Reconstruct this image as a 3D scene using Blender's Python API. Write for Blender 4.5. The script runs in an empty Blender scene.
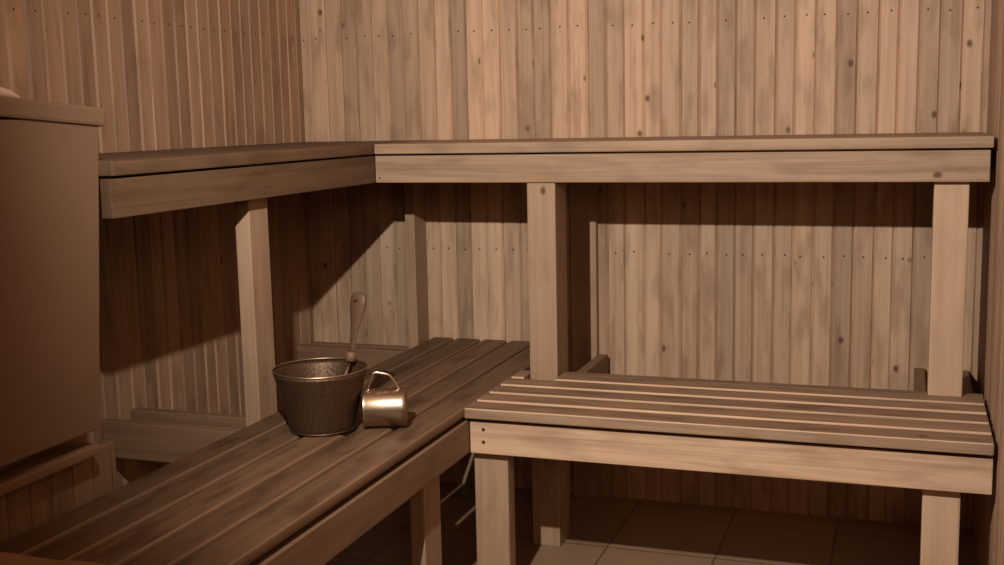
import bpy, bmesh, math, random
from mathutils import Vector, Matrix

random.seed(7)
S = 1.2                       # one survey unit is 1.2 m
scn = bpy.context.scene
COL = scn.collection

# ------------------------------------------------------------------ materials
def mat(name):
    m = bpy.data.materials.new(name); m.use_nodes = True
    nt = m.node_tree; nt.nodes.clear()
    out = nt.nodes.new('ShaderNodeOutputMaterial')
    b = nt.nodes.new('ShaderNodeBsdfPrincipled')
    nt.links.new(b.outputs[0], out.inputs[0])
    return m, nt, b

def N(nt, kind, **kw):
    n = nt.nodes.new(kind)
    for k, v in kw.items():
        setattr(n, k, v)
    return n

def math_node(nt, op, a, b=None, c=None, clamp=False):
    n = N(nt, 'ShaderNodeMath', operation=op, use_clamp=clamp)
    for i, x in enumerate((a, b, c)):
        if x is None: continue
        if isinstance(x, (int, float)): n.inputs[i].default_value = x
        else: nt.links.new(x, n.inputs[i])
    return n.outputs[0]

def mix(nt, fac, a, b, mode='MIX'):
    n = N(nt, 'ShaderNodeMix', data_type='RGBA', blend_type=mode)
    for i, x in ((0, fac), (6, a), (7, b)):
        if isinstance(x, (int, float)): n.inputs[i].default_value = x
        elif isinstance(x, tuple): n.inputs[i].default_value = (*x, 1)
        else: nt.links.new(x, n.inputs[i])
    return n.outputs[2]

def wood(name, light, dark, knots=0.75, stain=0.35, rough=0.6, tone_span=0.55, streak=0.55, bump=0.25, spec=0.25):
    """Softwood whose grain runs along the V of the UV map (metres); 'tone' differs per board."""
    m, nt, b = mat(name)
    uv = N(nt, 'ShaderNodeUVMap', uv_map='UVMap')
    sep = N(nt, 'ShaderNodeSeparateXYZ'); nt.links.new(uv.outputs[0], sep.inputs[0])
    tone = N(nt, 'ShaderNodeAttribute', attribute_name='tone')
    t = tone.outputs['Fac']
    def vec(su, sv, z=0.0):
        c = N(nt, 'ShaderNodeCombineXYZ')
        nt.links.new(math_node(nt, 'MULTIPLY', sep.outputs[0], su), c.inputs[0])
        nt.links.new(math_node(nt, 'MULTIPLY', sep.outputs[1], sv), c.inputs[1])
        nt.links.new(math_node(nt, 'MULTIPLY_ADD', t, 37.0, z), c.inputs[2])
        return c.outputs[0]
    n1 = N(nt, 'ShaderNodeTexNoise'); nt.links.new(vec(230, 3.2), n1.inputs['Vector'])
    n1.inputs['Scale'].default_value = 1; n1.inputs['Detail'].default_value = 3
    n2 = N(nt, 'ShaderNodeTexNoise'); nt.links.new(vec(42, 1.6, 9), n2.inputs['Vector'])
    n2.inputs['Scale'].default_value = 1; n2.inputs['Detail'].default_value = 4; n2.inputs['Distortion'].default_value = 0.7
    n3 = N(nt, 'ShaderNodeTexNoise'); nt.links.new(vec(22, 5.5, 21), n3.inputs['Vector'])
    n3.inputs['Scale'].default_value = 1; n3.inputs['Detail'].default_value = 4
    g = math_node(nt, 'MULTIPLY_ADD', n1.outputs[0], 0.35, math_node(nt, 'MULTIPLY', n2.outputs[0], 0.65))
    r = N(nt, 'ShaderNodeValToRGB'); nt.links.new(g, r.inputs[0])
    r.color_ramp.elements[0].position = 0.38; r.color_ramp.elements[1].position = 0.58
    r.color_ramp.elements[0].color = (1, 1, 1, 1); r.color_ramp.elements[1].color = (0, 0, 0, 1)
    col = mix(nt, math_node(nt, 'MULTIPLY', r.outputs[0], streak), light, dark)
    # weathered patches
    r3 = N(nt, 'ShaderNodeValToRGB'); nt.links.new(n3.outputs[0], r3.inputs[0])
    r3.color_ramp.elements[0].position = 0.5; r3.color_ramp.elements[1].position = 0.66
    st = (0.52 * dark[0], 0.46 * dark[1], 0.40 * dark[2])
    col = mix(nt, math_node(nt, 'MULTIPLY', r3.outputs[0], stain), col, st)
    # board to board difference
    f = math_node(nt, 'MULTIPLY_ADD', t, tone_span, 1 - tone_span * 0.55)
    hsv = N(nt, 'ShaderNodeHueSaturation'); nt.links.new(col, hsv.inputs['Color']); nt.links.new(f, hsv.inputs['Value'])
    col = hsv.outputs[0]
    # knots
    if knots < 1:
        vo = N(nt, 'ShaderNodeTexVoronoi'); nt.links.new(vec(11.0, 8.0, 3), vo.inputs['Vector'])
        vo.inputs['Scale'].default_value = 1
        sc = N(nt, 'ShaderNodeSeparateColor'); nt.links.new(vo.outputs['Color'], sc.inputs[0])
        has = math_node(nt, 'GREATER_THAN', sc.outputs[0], knots)
        mr = N(nt, 'ShaderNodeMapRange'); nt.links.new(vo.outputs['Distance'], mr.inputs[0])
        mr.inputs[1].default_value = 0.05; mr.inputs[2].default_value = 0.12
        mr.inputs[3].default_value = 1; mr.inputs[4].default_value = 0
        k = math_node(nt, 'MULTIPLY', math_node(nt, 'MULTIPLY', mr.outputs[0], has), 0.85)
        col = mix(nt, k, col, (0.075, 0.030, 0.011))
    nt.links.new(col, b.inputs['Base Color'])
    b.inputs['Roughness'].default_value = rough
    b.inputs['Specular IOR Level'].default_value = spec
    bp = N(nt, 'ShaderNodeBump'); bp.inputs['Strength'].default_value = bump; bp.inputs['Distance'].default_value = 0.0015
    nt.links.new(g, bp.inputs['Height']); nt.links.new(bp.outputs[0], b.inputs['Normal'])
    return m

LIGHT = (0.535, 0.342, 0.209); MID = (0.37, 0.222, 0.129)
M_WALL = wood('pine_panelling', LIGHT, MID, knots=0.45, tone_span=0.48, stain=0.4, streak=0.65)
M_WALL_L = wood('dark_pine_panelling', (0.38, 0.222, 0.127), (0.24, 0.134, 0.074), knots=0.85, tone_span=0.45)  # darker tone than the back wall boards
M_FASCIA_L = wood('dark_pine_fascia', (0.15, 0.082, 0.043), (0.095, 0.05, 0.025), knots=0.86, stain=0.4, tone_span=0.2, streak=0.7)  # darker tone than the back bench
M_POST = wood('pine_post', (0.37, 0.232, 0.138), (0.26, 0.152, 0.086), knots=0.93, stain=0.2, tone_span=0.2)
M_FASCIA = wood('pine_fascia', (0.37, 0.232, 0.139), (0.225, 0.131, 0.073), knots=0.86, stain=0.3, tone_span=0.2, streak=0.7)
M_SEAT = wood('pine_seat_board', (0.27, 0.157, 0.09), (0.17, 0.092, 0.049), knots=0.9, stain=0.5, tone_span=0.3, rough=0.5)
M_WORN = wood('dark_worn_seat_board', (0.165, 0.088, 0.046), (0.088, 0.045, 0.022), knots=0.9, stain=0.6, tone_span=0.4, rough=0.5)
M_POST_B = wood('lit_pine_post', (0.52, 0.33, 0.2), (0.40, 0.24, 0.14), knots=0.93, stain=0.15, tone_span=0.2)  # right post and leg: stronger lamp light painted into the pine
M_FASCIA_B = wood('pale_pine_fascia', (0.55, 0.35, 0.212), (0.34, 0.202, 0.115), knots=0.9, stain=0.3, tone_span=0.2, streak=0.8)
M_EDGE = wood('lit_seat_edge', (0.60, 0.385, 0.236), (0.45, 0.27, 0.155), knots=2, stain=0.2, tone_span=0.2)  # paler wood for lamp-facing edges, the highlight is in the colour
M_EDGE_D = wood('lit_worn_seat_edge', (0.225, 0.122, 0.066), (0.15, 0.08, 0.041), knots=2, stain=0.2, tone_span=0.2)  # worn board made paler on its lamp side, painted highlight
M_BEARER = wood('bearer_timber', (0.25, 0.14, 0.077), (0.16, 0.085, 0.045), knots=0.93, stain=0.3, tone_span=0.25)

def plain(name, col, rough=0.7, metal=0.0, nscale=8, namp=0.15, spec=0.3, bump=0.0):
    m, nt, b = mat(name)
    tc = N(nt, 'ShaderNodeTexCoord')
    n = N(nt, 'ShaderNodeTexNoise'); nt.links.new(tc.outputs['Object'], n.inputs['Vector'])
    n.inputs['Scale'].default_value = nscale; n.inputs['Detail'].default_value = 4
    lo = tuple(x * (1 - namp) for x in col); hi = tuple(min(1, x * (1 + namp)) for x in col)
    nt.links.new(mix(nt, n.outputs[0], lo, hi), b.inputs['Base Color'])
    b.inputs['Roughness'].default_value = rough; b.inputs['Metallic'].default_value = metal
    b.inputs['Specular IOR Level'].default_value = spec
    if bump:
        bp = N(nt, 'ShaderNodeBump'); bp.inputs['Strength'].default_value = bump; bp.inputs['Distance'].default_value = 0.002
        nt.links.new(n.outputs[0], bp.inputs['Height']); nt.links.new(bp.outputs[0], b.inputs['Normal'])
    return m

M_CAB = plain('cabinet_panel', (0.19, 0.108, 0.06), 0.55, nscale=3, namp=0.18)
M_NAIL = plain('nail_head', (0.05, 0.02, 0.008), 0.6, nscale=40)
M_BRASS = plain('mug_copper', (0.44, 0.32, 0.22), 0.36, 1.0, nscale=60, namp=0.12)
M_RIM = plain('bucket_rim_metal', (0.40, 0.27, 0.17), 0.4, 0.9)
M_WIRE = plain('bright_wire', (0.85, 0.66, 0.50), 0.28, 1.0)
M_CLOTH = plain('linen_towel', (0.36, 0.2, 0.108), 0.95, nscale=90, namp=0.2, bump=0.4)
M_PALE = plain('pale_cloth', (0.70, 0.47, 0.32), 0.95, nscale=90, namp=0.12, bump=0.3)
M_HANDLE = plain('ladle_wood', (0.11, 0.058, 0.029), 0.5, nscale=14, namp=0.25)
M_FERRULE = plain('ladle_ferrule', (0.17, 0.092, 0.048), 0.5, nscale=30)
M_THREAD = plain('cobweb_thread', (0.45, 0.25, 0.15), 0.8)
M_CEIL = plain('ceiling_boards', (0.45, 0.24, 0.135), 0.7, nscale=4)

def bucket_material():
    m, nt, b = mat('hammered_bucket_metal')
    tc = N(nt, 'ShaderNodeTexCoord')
    sep = N(nt, 'ShaderNodeSeparateXYZ'); nt.links.new(tc.outputs['Object'], sep.inputs[0])
    at = math_node(nt, 'ARCTAN2', sep.outputs[1], sep.outputs[0])
    c = N(nt, 'ShaderNodeCombineXYZ')
    nt.links.new(math_node(nt, 'MULTIPLY', at, 14.0), c.inputs[0])
    nt.links.new(math_node(nt, 'MULTIPLY', sep.outputs[2], 9.0), c.inputs[1])
    n = N(nt, 'ShaderNodeTexNoise'); nt.links.new(c.outputs[0], n.inputs['Vector']); n.inputs['Scale'].default_value = 1.6
    n.inputs['Detail'].default_value = 4
    v = N(nt, 'ShaderNodeTexVoronoi'); nt.links.new(tc.outputs['Object'], v.inputs['Vector']); v.inputs['Scale'].default_value = 110
    col = mix(nt, n.outputs[0], (0.035, 0.017, 0.007), (0.16, 0.083, 0.04))
    nt.links.new(col, b.inputs['Base Color'])
    b.inputs['Metallic'].default_value = 0.6; b.inputs['Roughness'].default_value = 0.5
    bp = N(nt, 'ShaderNodeBump'); bp.inputs['Strength'].default_value = 0.35; bp.inputs['Distance'].default_value = 0.002
    nt.links.new(v.outputs['Distance'], bp.inputs['Height']); nt.links.new(bp.outputs[0], b.inputs['Normal'])
    return m
M_BUCKET = bucket_material()

def tile_material():
    m, nt, b = mat('floor_tiles')
    tc = N(nt, 'ShaderNodeTexCoord')
    sep = N(nt, 'ShaderNodeSeparateXYZ'); nt.links.new(tc.outputs['Object'], sep.inputs[0])
    px, py = 0.26 * S, 0.25 * S
    def edge(o, origin, p):
        q = math_node(nt, 'DIVIDE', math_node(nt, 'SUBTRACT', o, origin - 40 * p), p)
        fr = math_node(nt, 'FRACT', q)
        d = math_node(nt, 'MINIMUM', fr, math_node(nt, 'SUBTRACT', 1.0, fr))
        return math_node(nt, 'MULTIPLY', d, p), math_node(nt, 'FLOOR', q)
    dx, ix = edge(sep.outputs[0], -0.67 * S, px)
    dy, iy = edge(sep.outputs[1], 2.611 * S, py)
    d = math_node(nt, 'MINIMUM', dx, dy)
    grout = math_node(nt, 'LESS_THAN', d, 0.0022)
    c = N(nt, 'ShaderNodeCombineXYZ'); nt.links.new(ix, c.inputs[0]); nt.links.new(iy, c.inputs[1])
    w = N(nt, 'ShaderNodeTexWhiteNoise'); nt.links.new(c.outputs[0], w.inputs[0])
    mp = N(nt, 'ShaderNodeMapping'); nt.links.new(tc.outputs['Object'], mp.inputs[0]); mp.inputs['Scale'].default_value = (6, 60, 1)
    n = N(nt, 'ShaderNodeTexNoise'); nt.links.new(mp.outputs[0], n.inputs['Vector']); n.inputs['Scale'].default_value = 1; n.inputs['Detail'].default_value = 5
    f = math_node(nt, 'MULTIPLY_ADD', w.outputs[0], 0.3, math_node(nt, 'MULTIPLY', n.outputs[0], 0.7))
    col = mix(nt, f, (0.20, 0.115, 0.063), (0.33, 0.195, 0.112))
    col = mix(nt, grout, col, (0.12, 0.055, 0.028))
    nt.links.new(col, b.inputs['Base Color']); b.inputs['Roughness'].default_value = 0.5
    bp = N(nt, 'ShaderNodeBump'); bp.inputs['Strength'].default_value = 0.6; bp.inputs['Distance'].default_value = 0.003
    mr = N(nt, 'ShaderNodeMapRange'); nt.links.new(d, mr.inputs[0]); mr.inputs[1].default_value = 0.001; mr.inputs[2].default_value = 0.005
    nt.links.new(mr.outputs[0], bp.inputs['Height']); nt.links.new(bp.outputs[0], b.inputs['Normal'])
    return m
M_TILE = tile_material()

# ------------------------------------------------------------------ mesh building
class MB:
    """Collects shapes (survey units) and links them as ONE mesh object."""
    def __init__(self):
        self.bm = bmesh.new()
        self.uv = self.bm.loops.layers.uv.new('UVMap')
        self.tone = self.bm.faces.layers.float.new('tone')

    def _finish(self, faces, axis, tone, mi=0, smooth=False):
        if tone is None: tone = random.random()
        ou, ov = random.uniform(0, 50), random.uniform(0, 50)
        for f in faces:
            f[self.tone] = tone; f.material_index = mi; f.smooth = smooth
            nrm = f.normal
            others = [i for i in range(3) if i != axis]
            for l in f.loops:
                co = l.vert.co
                if abs(nrm[axis]) > 0.8:       # end grain
                    l[self.uv].uv = (co[others[0]] + ou, co[others[1]] * 0.1 + ov)
                else:
                    k = others[0] if abs(nrm[others[0]]) < abs(nrm[others[1]]) else others[1]
                    l[self.uv].uv = (co[k] + ou, co[axis] + ov)

    def box(self, x0, x1, y0, y1, z0, z1, axis=0, bevel=0.0018, tone=None, shape=None, edge=None, flat=1):
        """Bevelled board; axis = grain direction; shape(v) may bend the corners."""
        b = bmesh.new()
        vs = [b.verts.new(Vector((x, y, z)) * S) for x in (x0, x1) for y in (y0, y1) for z in (z0, z1)]
        for q in ((0, 1, 3, 2), (4, 6, 7, 5), (0, 4, 5, 1), (2, 3, 7, 6), (0, 2, 6, 4), (1, 5, 7, 3)):
            b.faces.new([vs[i] for i in q])
        if shape:
            for v in vs: v.co = shape(v.co / S) * S
        bmesh.ops.recalc_face_normals(b, faces=b.faces)
        if bevel:
            bmesh.ops.bevel(b, geom=b.edges[:], offset=bevel * S, segments=3 if bevel > 0.005 else 2, profile=0.6, affect='EDGES')
        n0 = len(self.bm.faces)
        self._merge(b, axis, tone)
        if edge is not None:                    # lamp-side edge of a seat board, painted paler as if lit
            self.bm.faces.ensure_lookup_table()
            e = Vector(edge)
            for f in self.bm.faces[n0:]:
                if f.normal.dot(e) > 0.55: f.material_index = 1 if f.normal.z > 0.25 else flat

    def _merge(self, b, axis, tone, mi=0, smooth=False):
        b.normal_update()
        vm = {}
        for v in b.verts: vm[v] = self.bm.verts.new(v.co)
        new = []
        for f in b.faces: new.append(self.bm.faces.new([vm[v] for v in f.verts]))
        b.free()
        self.bm.normal_update()
        self._finish(new, axis, tone, mi, smooth)

    def disc(self, c, n, r, h, mi=0):
        """Small raised head (nail, screw)."""
        b = bmesh.new()
        q = Vector(n).to_track_quat('Z', 'Y').to_matrix().to_4x4()
        mtx = Matrix.Translation(Vector(c) * S) @ q
        bmesh.ops.create_cone(b, cap_ends=True, segments=10, radius1=r * S, radius2=r * S * 0.7, depth=h * S, matrix=mtx)
        self._merge(b, 2, 0.5, mi)

    def lathe(self, c, prof, seg=48, mtx=None, mi=0):
        """Profile of (radius, height) revolved round a vertical axis through c."""
        b = bmesh.new(); rings = []
        for r, z in prof:
            if r < 1e-6: rings.append([b.verts.new((0, 0, z))])
            else: rings.append([b.verts.new((r * math.cos(2 * math.pi * i / seg), r * math.sin(2 * math.pi * i / seg), z)) for i in range(seg)])
        for A, B in zip(rings, rings[1:]):
            for i in range(seg):
                j = (i + 1) % seg
                if len(A) == 1 and len(B) == 1: continue
                if len(A) == 1: b.faces.new((A[0], B[j], B[i]))
                elif len(B) == 1: b.faces.new((A[i], A[j], B[0]))
                else: b.faces.new((A[i], A[j], B[j], B[i]))
        m = Matrix.Translation(Vector(c)) @ (mtx or Matrix())
        for v in b.verts: v.co = (m @ v.co) * S
        bmesh.ops.recalc_face_normals(b, faces=b.faces)
        self._merge(b, 2, 0.5, mi, True)

    def tube(self, pts, radii, seg=10, flat=None, mi=0):
        """Tube through points; flat = (direction, factor) squashes the section."""
        b = bmesh.new(); rings = []
        P = [Vector(p) for p in pts]
        if isinstance(radii, (int, float)): radii = [radii] * len(P)
        up = Vector((0.13, 0.97, 0.2)).normalized() if flat is None else Vector(flat[0]).normalized()
        for i, p in enumerate(P):
            d = (P[min(i + 1, len(P) - 1)] - P[max(i - 1, 0)]).normalized()
            a = (up - d * up.dot(d)).normalized(); c = d.cross(a)
            k = 1.0 if flat is None else flat[1]
            rings.append([b.verts.new((p + a * k * radii[i] * math.cos(2 * math.pi * j / seg) + c * radii[i] * math.sin(2 * math.pi * j / seg)) * S) for j in range(seg)])
        for A, B in zip(rings, rings[1:]):
            for i in range(seg):
                b.faces.new((A[i], A[(i + 1) % seg], B[(i + 1) % seg], B[i]))
        b.faces.new(rings[0][::-1]); b.faces.new(rings[-1])
        bmesh.ops.recalc_face_normals(b, faces=b.faces)
        self._merge(b, 2, 0.5, mi, True)

    def build(self, name, mats, parent=None, origin=None):
        me = bpy.data.meshes.new(name)
        o = bpy.data.objects.new(name, me); COL.objects.link(o)
        base = Vector((0, 0, 0))
        if parent is not None:
            base = WORLD[parent.name]; o.parent = parent
        if origin is not None:
            ow = Vector(origin) * S
            o.location = ow - base
            base = ow
        WORLD[o.name] = base.copy()
        for v in self.bm.verts: v.co -= base
        self.bm.to_mesh(me); self.bm.free()
        for m in (mats if isinstance(mats, (list, tuple)) else [mats]): me.materials.append(m)
        return o
WORLD = {}

def thing(name, loc, label, cat, group=None):
    o = bpy.data.objects.new(name, None); COL.objects.link(o)
    o.location = Vector(loc) * S; o.empty_display_size = 0.1
    WORLD[o.name] = Vector(loc) * S
    o['label'] = label; o['category'] = cat
    if group: o['group'] = group
    return o
def tag(o, label, cat, group=None):
    o['label'] = label; o['category'] = cat
    if group: o['group'] = group
    return o

# ------------------------------------------------------------------ survey
XL, XR, YB = -1.645, 0.166, 2.976       # left wall, right wall, back wall
ZF, ZC = -0.029, 1.85                    # floor, ceiling
YN = -0.75                               # wall behind the camera
XFAR = 1.35

def panelled(name, mats, plane, start, end, axis_pos, z0, z1, side, nails=(), thick=0.02, pitch=0.0487):
    """Vertical V-groove boards. plane 'X' or 'Y' = the axis normal to the wall; side = way the face looks."""
    mb = MB()
    edges = [start]
    while edges[-1] < end - pitch * 1.4:
        edges.append(edges[-1] + pitch + random.uniform(-0.0035, 0.0035))
    edges.append(end)
    ch, dp = 0.0046, 0.0052
    def P(t, d, z):
        q = axis_pos + side * d
        return Vector((t, q, z)) if plane == 'Y' else Vector((q, t, z))
    for a, b_ in zip(edges, edges[1:]):
        b = bmesh.new()
        prof = [(a, -dp), (a + ch * random.uniform(.7, 1.2), 0), (b_ - ch * random.uniform(.7, 1.2), 0), (b_, -dp), (b_, -thick), (a, -thick)]
        lo = [b.verts.new(P(t, d, z0) * S) for t, d in prof]
        hi = [b.verts.new(P(t, d, z1) * S) for t, d in prof]
        n = len(prof)
        for i in range(n):
            b.faces.new((lo[i], lo[(i + 1) % n], hi[(i + 1) % n], hi[i]))
        b.faces.new(lo); b.faces.new(hi)
        bmesh.ops.recalc_face_normals(b, faces=b.faces)
        mb._merge(b, 2, None)
        for zn in nails:
            t = (a + b_) / 2 + random.uniform(-0.006, 0.006)
            c = P(t, 0.0004, zn + random.uniform(-0.003, 0.003))
            nrm = (0, side, 0) if plane == 'Y' else (side, 0, 0)
            if random.random() < 0.85:
                mb.disc(c, nrm, 0.0026, 0.001, 1)
    o = mb.build(name, mats); o['kind'] = 'structure'
    return o

panelled('wall_back', [M_WALL, M_NAIL], 'Y', XL - 0.02, XR + 0.02, YB, ZF, ZC, -1, nails=(1.238, 0.647))
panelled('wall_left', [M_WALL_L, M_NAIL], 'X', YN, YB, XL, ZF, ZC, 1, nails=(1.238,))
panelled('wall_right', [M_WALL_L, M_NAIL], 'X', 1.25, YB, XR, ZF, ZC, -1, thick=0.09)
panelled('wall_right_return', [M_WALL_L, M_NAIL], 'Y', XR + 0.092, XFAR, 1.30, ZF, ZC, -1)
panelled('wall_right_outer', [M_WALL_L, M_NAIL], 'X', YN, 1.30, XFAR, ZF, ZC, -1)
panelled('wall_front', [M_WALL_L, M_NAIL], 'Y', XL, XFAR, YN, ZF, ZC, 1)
mb = MB(); mb.box(XL - .05, XFAR + .05, YN - .05, YB + .05, ZF - .06, ZF, bevel=0)
o = mb.build('floor', M_TILE); o['kind'] = 'structure'
mb = MB(); mb.box(XL - .05, XFAR + .05, YN - .05, YB + .05, ZC, ZC + .05, bevel=0)
o = mb.build('ceiling', M_CEIL); o['kind'] = 'structure'

# ------------------------------------------------------------------ upper benches
ZU, TS, GAP, FH, FT = 0.95, 0.0241, 0.0045, 0.0655, 0.022
FZ1 = ZU - TS - GAP; FZ0 = FZ1 - FH
XUS, XUF, YUS, YUF = -1.2294, -1.2347, 2.5515, 2.5688
GAPS = 0.005

def slats_x(mb, x0, x1, ys, z1, th, gap, tone=None):
    for a, b in zip(ys, ys[1:]):
        mb.box(x0, x1, a, b - gap, z1 - th, z1, axis=0, bevel=0.003, tone=tone)
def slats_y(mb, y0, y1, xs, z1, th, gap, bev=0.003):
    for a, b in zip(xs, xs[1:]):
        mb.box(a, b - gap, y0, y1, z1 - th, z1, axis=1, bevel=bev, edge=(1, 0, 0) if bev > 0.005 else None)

# long upper bench on the back wall
ub = thing('upper_bench', (-0.53, 2.76, ZF), 'long upper sauna bench along the back wall with square front posts', 'bench')
mb = MB(); n = 5; w = (2.968 - YUS) / n
slats_x(mb, XUS + 0.003, 0.158, [YUS + w * i for i in range(n + 1)], ZU, TS, GAPS)
mb.build('seat', M_FASCIA, ub)
mb = MB(); mb.box(XUF + 0.002, 0.1535, YUF, YUF + FT, FZ0, FZ1, axis=0, bevel=0.0022, tone=0.7)
fas = mb.build('front_board', M_FASCIA, ub)
mb = MB(); mb.disc((-1.222, YUF - 0.0004, 0.868), (0, -1, 0), 0.0025, 0.001); mb.build('nail', M_NAIL, fas)
for x0, x1, y0, y1 in ((-0.8475, -0.7785, 2.576, 2.668), (0.0475, 0.1165, 2.592, 2.684)):
    mb = MB(); mb.box(x0, x1, y0, y1, ZF, FZ0 - 0.0005 if y0 < 2.591 else ZU - TS, axis=2, bevel=0.003, tone=0.75)
    mb.build('post', M_POST if x0 < 0 else M_POST_B, ub)
mb = MB(); mb.box(-0.852, -0.781, 2.953, 2.9745, ZF, ZU - TS, axis=2, bevel=0.002, tone=0.7)
mb.build('wall_batten', M_POST, ub)
for x0, x1 in ((-0.876, -0.850), (-0.776, -0.750), (0.020, 0.0455), (0.1205, 0.146)):
    mb = MB(); mb.box(x0, x1, YUF + FT + 0.001, 2.952 if x0 < -.77 else 2.970, FZ0 + 0.004, ZU - TS, axis=1); mb.build('bearer', M_BEARER, ub)

# shorter upper bench on the left wall
ul = thing('upper_bench', (-1.44, 2.26, ZF), 'short upper sauna bench on the left wall, beyond the flat-panelled cabinet', 'bench')
mb = MB(); n = 5; x0 = XL + 0.006; w = (XUS - x0) / n
slats_y(mb, 1.575, 2.970, [x0 + w * i for i in range(n)] + [XUS + GAPS], ZU, TS, GAPS)
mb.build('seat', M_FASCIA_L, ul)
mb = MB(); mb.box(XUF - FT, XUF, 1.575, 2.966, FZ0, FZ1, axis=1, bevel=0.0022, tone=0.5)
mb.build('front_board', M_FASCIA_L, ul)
mb = MB(); mb.box(-1.297, -1.262, 2.035, 2.108, ZF, ZU - TS, axis=2, bevel=0.003, tone=0.6); mb.build('post', M_POST, ul)
mb = MB(); mb.box(-1.304, -1.276, 2.890, 2.9705, ZF, ZU - TS, axis=2, bevel=0.003, tone=0.7); mb.build('post', M_POST, ul)
for y0, y1 in ((2.008, 2.033), (2.110, 2.135), (2.862, 2.887)):
    mb = MB(); mb.box(XL + 0.004, XUF - FT - 0.001, y0, y1, FZ0 + 0.004, ZU - TS, axis=0); mb.build('bearer', M_BEARER, ul)

# ------------------------------------------------------------------ lower benches
ZL, TL, GL, LFH = 0.398, 0.0236, 0.0084, 0.0707
LF1 = ZL - TL - GL; LF0 = LF1 - LFH
# right hand lower bench
lb = thing('lower_bench', (-0.36, 2.4, ZF), 'lower sauna bench with slatted seat, standing before the back wall', 'bench')
mb = MB(); p = 0.0775; g = 0.0165; y = 2.2308
for i in range(4):
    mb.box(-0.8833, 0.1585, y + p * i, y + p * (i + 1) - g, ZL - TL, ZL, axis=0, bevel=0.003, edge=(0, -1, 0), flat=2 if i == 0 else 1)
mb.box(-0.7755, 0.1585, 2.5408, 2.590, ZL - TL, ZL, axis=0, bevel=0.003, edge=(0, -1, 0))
mb.box(-0.7755, 0.0460, 2.5905, 2.622, ZL - TL, ZL, axis=0, bevel=0.001)
mb.box(0.1180, 0.1585, 2.5905, 2.626, ZL - TL, ZL, axis=0, bevel=0.001)
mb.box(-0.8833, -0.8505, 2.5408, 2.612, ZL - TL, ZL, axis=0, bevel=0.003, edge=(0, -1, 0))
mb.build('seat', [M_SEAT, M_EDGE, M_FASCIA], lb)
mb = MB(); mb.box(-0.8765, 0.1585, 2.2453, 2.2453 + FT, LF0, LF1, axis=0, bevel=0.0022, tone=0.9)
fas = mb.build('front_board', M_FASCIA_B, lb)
for x, z in ((-0.846, 0.3485), (-0.846, 0.321)):
    mb = MB(); mb.disc((x, 2.2449, z), (0, -1, 0), 0.0042, 0.001); mb.build('screw', M_NAIL, fas)
for x0, x1 in ((-0.8775, -0.800), (0.038, 0.106)):
    mb = MB(); mb.box(x0, x1, 2.2685, 2.31, ZF, LF1, axis=2, bevel=0.003, tone=0.8); mb.build('leg', M_POST if x0 < 0 else M_POST_B, lb)
for x0, x1 in ((-0.776, -0.750), (0.021, 0.0465), (0.1205, 0.146)):
    mb = MB(); mb.box(x0, x1, 2.312 if x0 > 0 else 2.2685, 2.952 if x0 < -.7 else 2.972, LF0 + 0.01, ZL - TL, axis=1, bevel=0.002, tone=0.4); mb.build('bearer', M_BEARER, lb)

# left hand lower bench (runs towards the camera)
ll = thing('lower_bench', (-1.07, 2.0, ZF), 'dark worn lower sauna bench on the left carrying the bucket', 'bench')
mb = MB(); xs = [-1.2605, -1.1885, -1.1095, -1.0305, -0.9555, -0.8835 + 0.0095]
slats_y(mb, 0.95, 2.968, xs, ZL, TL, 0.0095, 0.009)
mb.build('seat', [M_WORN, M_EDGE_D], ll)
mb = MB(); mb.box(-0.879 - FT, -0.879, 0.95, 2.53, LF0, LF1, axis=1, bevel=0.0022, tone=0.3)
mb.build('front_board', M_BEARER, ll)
for y0 in (1.03, 2.05):
    mb = MB(); mb.box(-0.935, -0.903, y0, y0 + 0.085, ZF, LF1, axis=2, bevel=0.003, tone=0.6); mb.build('leg', M_POST, ll)
for y0, y1 in ((2.009, 2.033), (2.110, 2.135), (2.862, 2.888)):
    xb = -0.937 if y0 < 2.05 else -0.903
    mb = MB(); mb.box(XL + 0.003, xb, y0, y1, 0.294, ZL - TL, axis=0, bevel=0.002, tone=0.6); mb.build('bearer', M_BEARER, ll)
mb = MB(); mb.box(XL + 0.003, -1.306, 2.948, 2.972, 0.30, 0.366, axis=0, bevel=0.002, tone=0.6); mb.build('bearer', M_BEARER, ll)

for y0, y1 in ((0.96, 1.025), (1.12, 2.005), (2.16, 2.858)):  # hidden strips added behind the front board to stop a light streak
    mb = MB(); mb.box(-0.926, -0.9025, y0, y1, 0.315, ZL - TL, axis=1, bevel=0.002, tone=0.4); mb.build('light_stop_strip', M_BEARER, ll)

# ------------------------------------------------------------------ cabinet on the left
cb = thing('stove_cabinet', (-1.45, 1.3, ZF), 'tall flat-panelled wooden cabinet with a capped top at the left edge', 'cabinet')
XP = -1.238
mb = MB()   # lower boarded plinth
x = 0.55
while x < 1.58:
    x2 = min(x + 0.049, 1.59)
    mb.box(XP - 0.055, XP - 0.035, x, x2 - 0.001, ZF, 0.474, axis=2, bevel=0.003); x = x2
mb.build('plinth', M_BEARER, cb)
mb = MB(); mb.box(XP - 0.05, XP - 0.004, 0.55, 1.515, 0.474, 0.492, axis=1, bevel=0.004, tone=0.5); mb.build('ledge', M_BEARER, cb)
def lean(v):
    if v.y > 1.4: v = Vector((v.x, 1.512 + (v.z - 0.52) / 0.5 * 0.05, v.z))
    return v
mb = MB(); mb.box(XL + 0.004, XP, 0.55, 1.53, 0.518, 1.02, axis=2, bevel=0.003, tone=0.5, shape=lean); mb.build('panel', M_CAB, cb)
def slope(v):
    return Vector((v.x, v.y, v.z - (v.y - 1.34) * 0.075))
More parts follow.
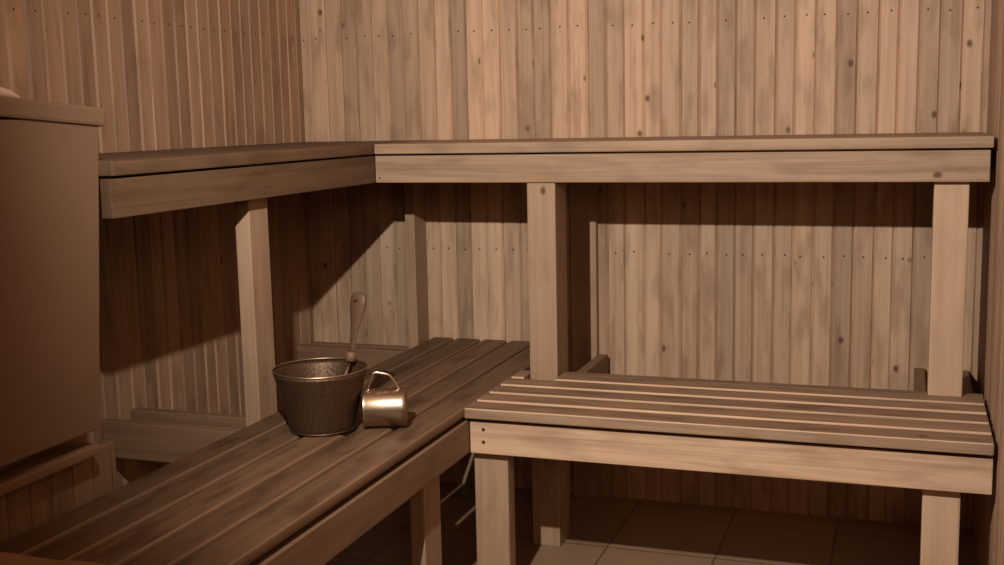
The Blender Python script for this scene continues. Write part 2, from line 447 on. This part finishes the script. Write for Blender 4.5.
mb = MB(); mb.box(XL + 0.004, XP + 0.006, 0.55, 1.573, 1.024, 1.054, axis=1, bevel=0.005, tone=0.4, shape=slope); mb.build('cap_board', M_CAB, cb)
mb = MB(); mb.box(XL + 0.03, XP - 0.058, 0.55, 1.513, ZF, 0.53, axis=1, bevel=0); mb.build('core', M_BEARER, cb)

# pale cloth on the cabinet top
def pillow(mb, x0, x1, y0, y1, zfun, h, nx=14, ny=14, amp=0.003, taper=9.0):
    b = bmesh.new(); top = []; bot = []
    for i in range(nx + 1):
        a, c = [], []
        for j in range(ny + 1):
            u, v = i / nx, j / ny
            x, y = x0 + (x1 - x0) * u, y0 + (y1 - y0) * v
            e = min(u, 1 - u, v, 1 - v) * 2
            k = min(1, e * 5) ** 0.5
            zz = zfun(x, y)
            wob = amp * (math.sin(17 * u + 5 * v) + math.sin(9 * v * 2 - 4 * u)) * k
            a.append(b.verts.new(Vector((x, y, zz + min(h * (0.35 + 0.65 * k) + wob, taper * (y1 - y) + 0.0006))) * S)); c.append(b.verts.new(Vector((x, y, zz)) * S))
        top.append(a); bot.append(c)
    for i in range(nx):
        for j in range(ny):
            b.faces.new((top[i][j], top[i + 1][j], top[i + 1][j + 1], top[i][j + 1]))
            b.faces.new((bot[i][j], bot[i][j + 1], bot[i + 1][j + 1], bot[i + 1][j]))
    for i in range(nx):
        b.faces.new((top[i][0], bot[i][0], bot[i + 1][0], top[i + 1][0])); b.faces.new((top[i][ny], top[i + 1][ny], bot[i + 1][ny], bot[i][ny]))
    for j in range(ny):
        b.faces.new((top[0][j], top[0][j + 1], bot[0][j + 1], bot[0][j])); b.faces.new((top[nx][j], bot[nx][j], bot[nx][j + 1], top[nx][j + 1]))
    bmesh.ops.recalc_face_normals(b, faces=b.faces)
    mb._merge(b, 1, 0.5, 0, True)

capz = lambda x, y: 1.0545 - (y - 1.34) * 0.075
mb = MB(); pillow(mb, -1.46, -1.2425, 1.08, 1.398, capz, 0.034, 14, 40, 0.0015, 0.42)
o = mb.build('folded_cloth', M_PALE, None, (-1.37, 1.22, 1.057)); tag(o, 'pale folded cloth lying on top of the cabinet', 'cloth')
mb = MB(); pillow(mb, -1.255, -0.905, 0.98, 1.266, lambda x, y: ZL + 0.0003, 0.012, 20, 16, 0.002)
o = mb.build('towel', M_CLOTH, None, (-1.08, 1.12, ZL)); tag(o, 'brown towel spread across the near end of the left lower bench', 'towel')

# ------------------------------------------------------------------ bucket, ladle, mug
BX, BY = -1.097, 2.000
bu = thing('bucket', (BX, BY, ZL), 'round dark metal water bucket flaring to a wide rim on the left bench', 'bucket')
R0, R1, H = 0.0640, 0.0945, 0.1245
prof = [(0, 0.001), (R0 - 0.004, 0.001), (R0, 0.004)]
for i in range(1, 13):
    t = i / 12; prof.append((R0 + (R1 - R0) * (0.85 * t + 0.15 * t * t), 0.004 + (H - 0.004) * t))
for i in range(11, -1, -1):
    t = i / 12; prof.append((R0 - 0.002 + (R1 - R0) * (0.85 * t + 0.15 * t * t), 0.006 + (H - 0.007) * t))
prof.append((0, 0.006))
mb = MB(); mb.lathe((BX, BY, ZL), prof, 64); mb.build('body', M_BUCKET, bu)
mb = MB(); ring = [(R1 - 0.001 + 0.0018 * math.cos(a), H + 0.0018 * math.sin(a)) for a in [2 * math.pi * k / 10 for k in range(11)]]
mb.lathe((BX, BY, ZL), ring, 64); mb.build('rim', M_RIM, bu)
mb = MB(); ring = [(R0 - 0.001 + 0.0025 * math.cos(a), 0.004 + 0.0025 * math.sin(a)) for a in [2 * math.pi * k / 8 for k in range(9)]]
mb.lathe((BX, BY, ZL), ring, 48); mb.build('foot_ring', M_BUCKET, bu)

# ladle standing in the bucket
LT = Vector((-1.055, 2.103, 0.661)); LBm = Vector((-1.065, 2.075, 0.5375)); LBo = Vector((-1.086, 2.030, 0.43))
la = thing('ladle', (LBo.x, LBo.y, ZL + 0.007), 'wooden-handled ladle standing upright inside the metal bucket', 'ladle')
def lerp(a, b, t): return a + (b - a) * t
hp, hr = [], []
for t, r in ((0, .0078), (.1, .0072), (.3, .0085), (.5, .0118), (.68, .0158), (.82, .0176), (.92, .0165), (.97, .0125), (1, .006)):
    hp.append(lerp(LBm, LT, t)); hr.append(r * (1.0 + 0.32 * t))
mb = MB(); mb.tube(hp, hr, 18, flat=((0.35, 0.94, 0), 0.42)); hd = mb.build('handle', M_HANDLE, la)
q = lerp(LBm, LT, 0.86)
mb = MB(); mb.tube([q + Vector((-0.0045, -0.0085, 0)), q + Vector((0.004, -0.0095, 0.003))], [0.0026, 0.0026], 8); mb.build('hanging_peg', M_NAIL, hd)
mb = MB(); mb.tube([LBm + (LBm - LT) * 0.12, LBm + (LBm - LT) * 0.02, LBm + (LT - LBm) * 0.03], [.0112, .0100, .0085], 16); mb.build('ferrule', M_FERRULE, la)
mb = MB(); mb.tube([LBm + (LBm - LT) * 0.1, lerp(LBm, LBo, .6), LBo + Vector((0, 0, .01))], .0042, 10); mb.build('shaft', M_BRASS, la)
mb = MB()
prof = [(0, 0.0)] + [(0.030 * math.sin(a), 0.026 - 0.026 * math.cos(a)) for a in [k * math.pi / 16 for k in range(1, 9)]] + [(0.0285 * math.sin(a), 0.0268 - 0.025 * math.cos(a)) for a in [k * math.pi / 16 for k in range(8, 0, -1)]] + [(0, 0.0018)]
mb.lathe((LBo.x - 0.022, LBo.y - 0.012, ZL + 0.008), prof, 32); mb.build('bowl', M_BRASS, la)

# a single cobweb strand under the corner
mb = MB(); mb.tube([(-1.268, 2.60, 0.842), (-1.44, 2.79, 0.735), (-1.641, 2.985 - 0.03, 0.60)], 0.0006, 6)
o = mb.build('cobweb_strand', M_THREAD, None, (-1.45, 2.78, 0.72)); tag(o, 'thin slanting cobweb strand below the corner of the upper benches', 'cobweb')

# mug lying on its side
MR, ML = 0.0392, 0.086
mc = Vector((-0.9795, 2.046, ZL + MR + 0.0012))
mu = thing('mug', (mc.x, mc.y, ZL), 'shiny copper mug lying on its side against the bucket, wire handle up', 'mug')
rot = Matrix.Rotation(math.radians(22), 4, 'Z') @ Matrix.Rotation(math.radians(-90), 4, 'Y')
prof = [(0, -ML / 2), (MR - 0.003, -ML / 2), (MR, -ML / 2 + 0.003), (MR - 0.0012, -ML / 2 + 0.012), (MR - 0.0012, ML / 2 - 0.006), (MR + 0.0006, ML / 2 - 0.002), (MR, ML / 2),
        (MR - 0.0025, ML / 2), (MR - 0.003, ML / 2 - 0.006), (MR - 0.003, -ML / 2 + 0.003), (0, -ML / 2 + 0.003)]
mb = MB(); mb.lathe(mc, prof, 48, rot); mb.build('cup', M_BRASS, mu)
def arc(pts, n=8):
    """Catmull-Rom through the points."""
    P = [Vector(p) for p in pts]; out = []
    for i in range(len(P) - 1):
        p0, p1, p2, p3 = P[max(i - 1, 0)], P[i], P[i + 1], P[min(i + 2, len(P) - 1)]
        for k in range(n):
            t = k / n
            out.append(0.5 * ((2 * p1) + (p2 - p0) * t + (2 * p0 - 5 * p1 + 4 * p2 - p3) * t * t + (3 * p1 - p0 - 3 * p2 + p3) * t ** 3))
    out.append(P[-1]); return out
hz = mc.z + MR - 0.003
ca, sa = math.cos(math.radians(22)), math.sin(math.radians(22))
hp = [(-.033, -.001), (-.030, .012), (-.0235, .031), (-.0195, .0345), (-.013, .0355), (.004, .032), (.012, .0275), (.021, .015), (.030, -.001)]
mb = MB(); mb.tube(arc([(mc.x + a * ca, mc.y + a * sa, hz + h) for a, h in hp], 5), .0023, 10)
mb.build('handle', M_WIRE, mu)

# ------------------------------------------------------------------ light: one shaded sauna lamp above and ahead of the camera
LP = Vector((-0.665, 0.93, 1.40)) * S
ld = bpy.data.lights.new('sauna_lamp_light', 'SPOT'); ld.energy = 170; ld.color = (1.0, 0.97, 0.93)
ld.shadow_soft_size = 0.012; ld.spot_size = math.radians(148); ld.spot_blend = 0.85
lo = bpy.data.objects.new('sauna_lamp_light', ld); COL.objects.link(lo); lo.location = LP
lo.rotation_euler = Vector((0.56, 1.9, -0.30)).to_track_quat('-Z', 'Y').to_euler()
# weak warm fill added behind the camera to lift the shadows, no real source
fd = bpy.data.lights.new('fill_light', 'AREA'); fd.energy = 7.0; fd.shape = 'RECTANGLE'; fd.size = 0.5; fd.size_y = 0.6; fd.color = (1.0, 0.68, 0.42)
fo = bpy.data.objects.new('fill_light', fd); COL.objects.link(fo); fo.location = Vector((0.5, YN + 0.1, 1.5)) * S
fo.rotation_euler = Vector((-0.3, 1, -0.25)).to_track_quat('-Z', 'Z').to_euler()

w = bpy.data.worlds.new('world'); scn.world = w; w.use_nodes = True
w.node_tree.nodes['Background'].inputs[0].default_value = (0.010, 0.0045, 0.0018, 1)
w.node_tree.nodes['Background'].inputs[1].default_value = 0.5

# ------------------------------------------------------------------ camera
f_px, yaw, pitch, roll = 1155.78, 19.53, -8.1324, -1.2133
y_, p_, r_ = map(math.radians, (yaw, pitch, roll))
F = Vector((-math.sin(y_) * math.cos(p_), math.cos(y_) * math.cos(p_), math.sin(p_)))
R = F.cross(Vector((0, 0, 1))).normalized(); U = R.cross(F)
R, U = math.cos(r_) * R + math.sin(r_) * U, -math.sin(r_) * R + math.cos(r_) * U
cd = bpy.data.cameras.new('camera'); co = bpy.data.objects.new('camera', cd); COL.objects.link(co)
cd.sensor_width = 36; cd.lens = f_px * 36 / 1004; cd.clip_start = 0.02
co.matrix_world = Matrix(((R.x, U.x, -F.x, 0), (R.y, U.y, -F.y, 0), (R.z, U.z, -F.z, 1.008 * S), (0, 0, 0, 1)))
scn.camera = co

scn.view_settings.view_transform = 'Standard'; scn.view_settings.look = 'None'
scn.view_settings.gamma = 1; scn.view_settings.use_curve_mapping = False
scn.view_settings.exposure = 0.0
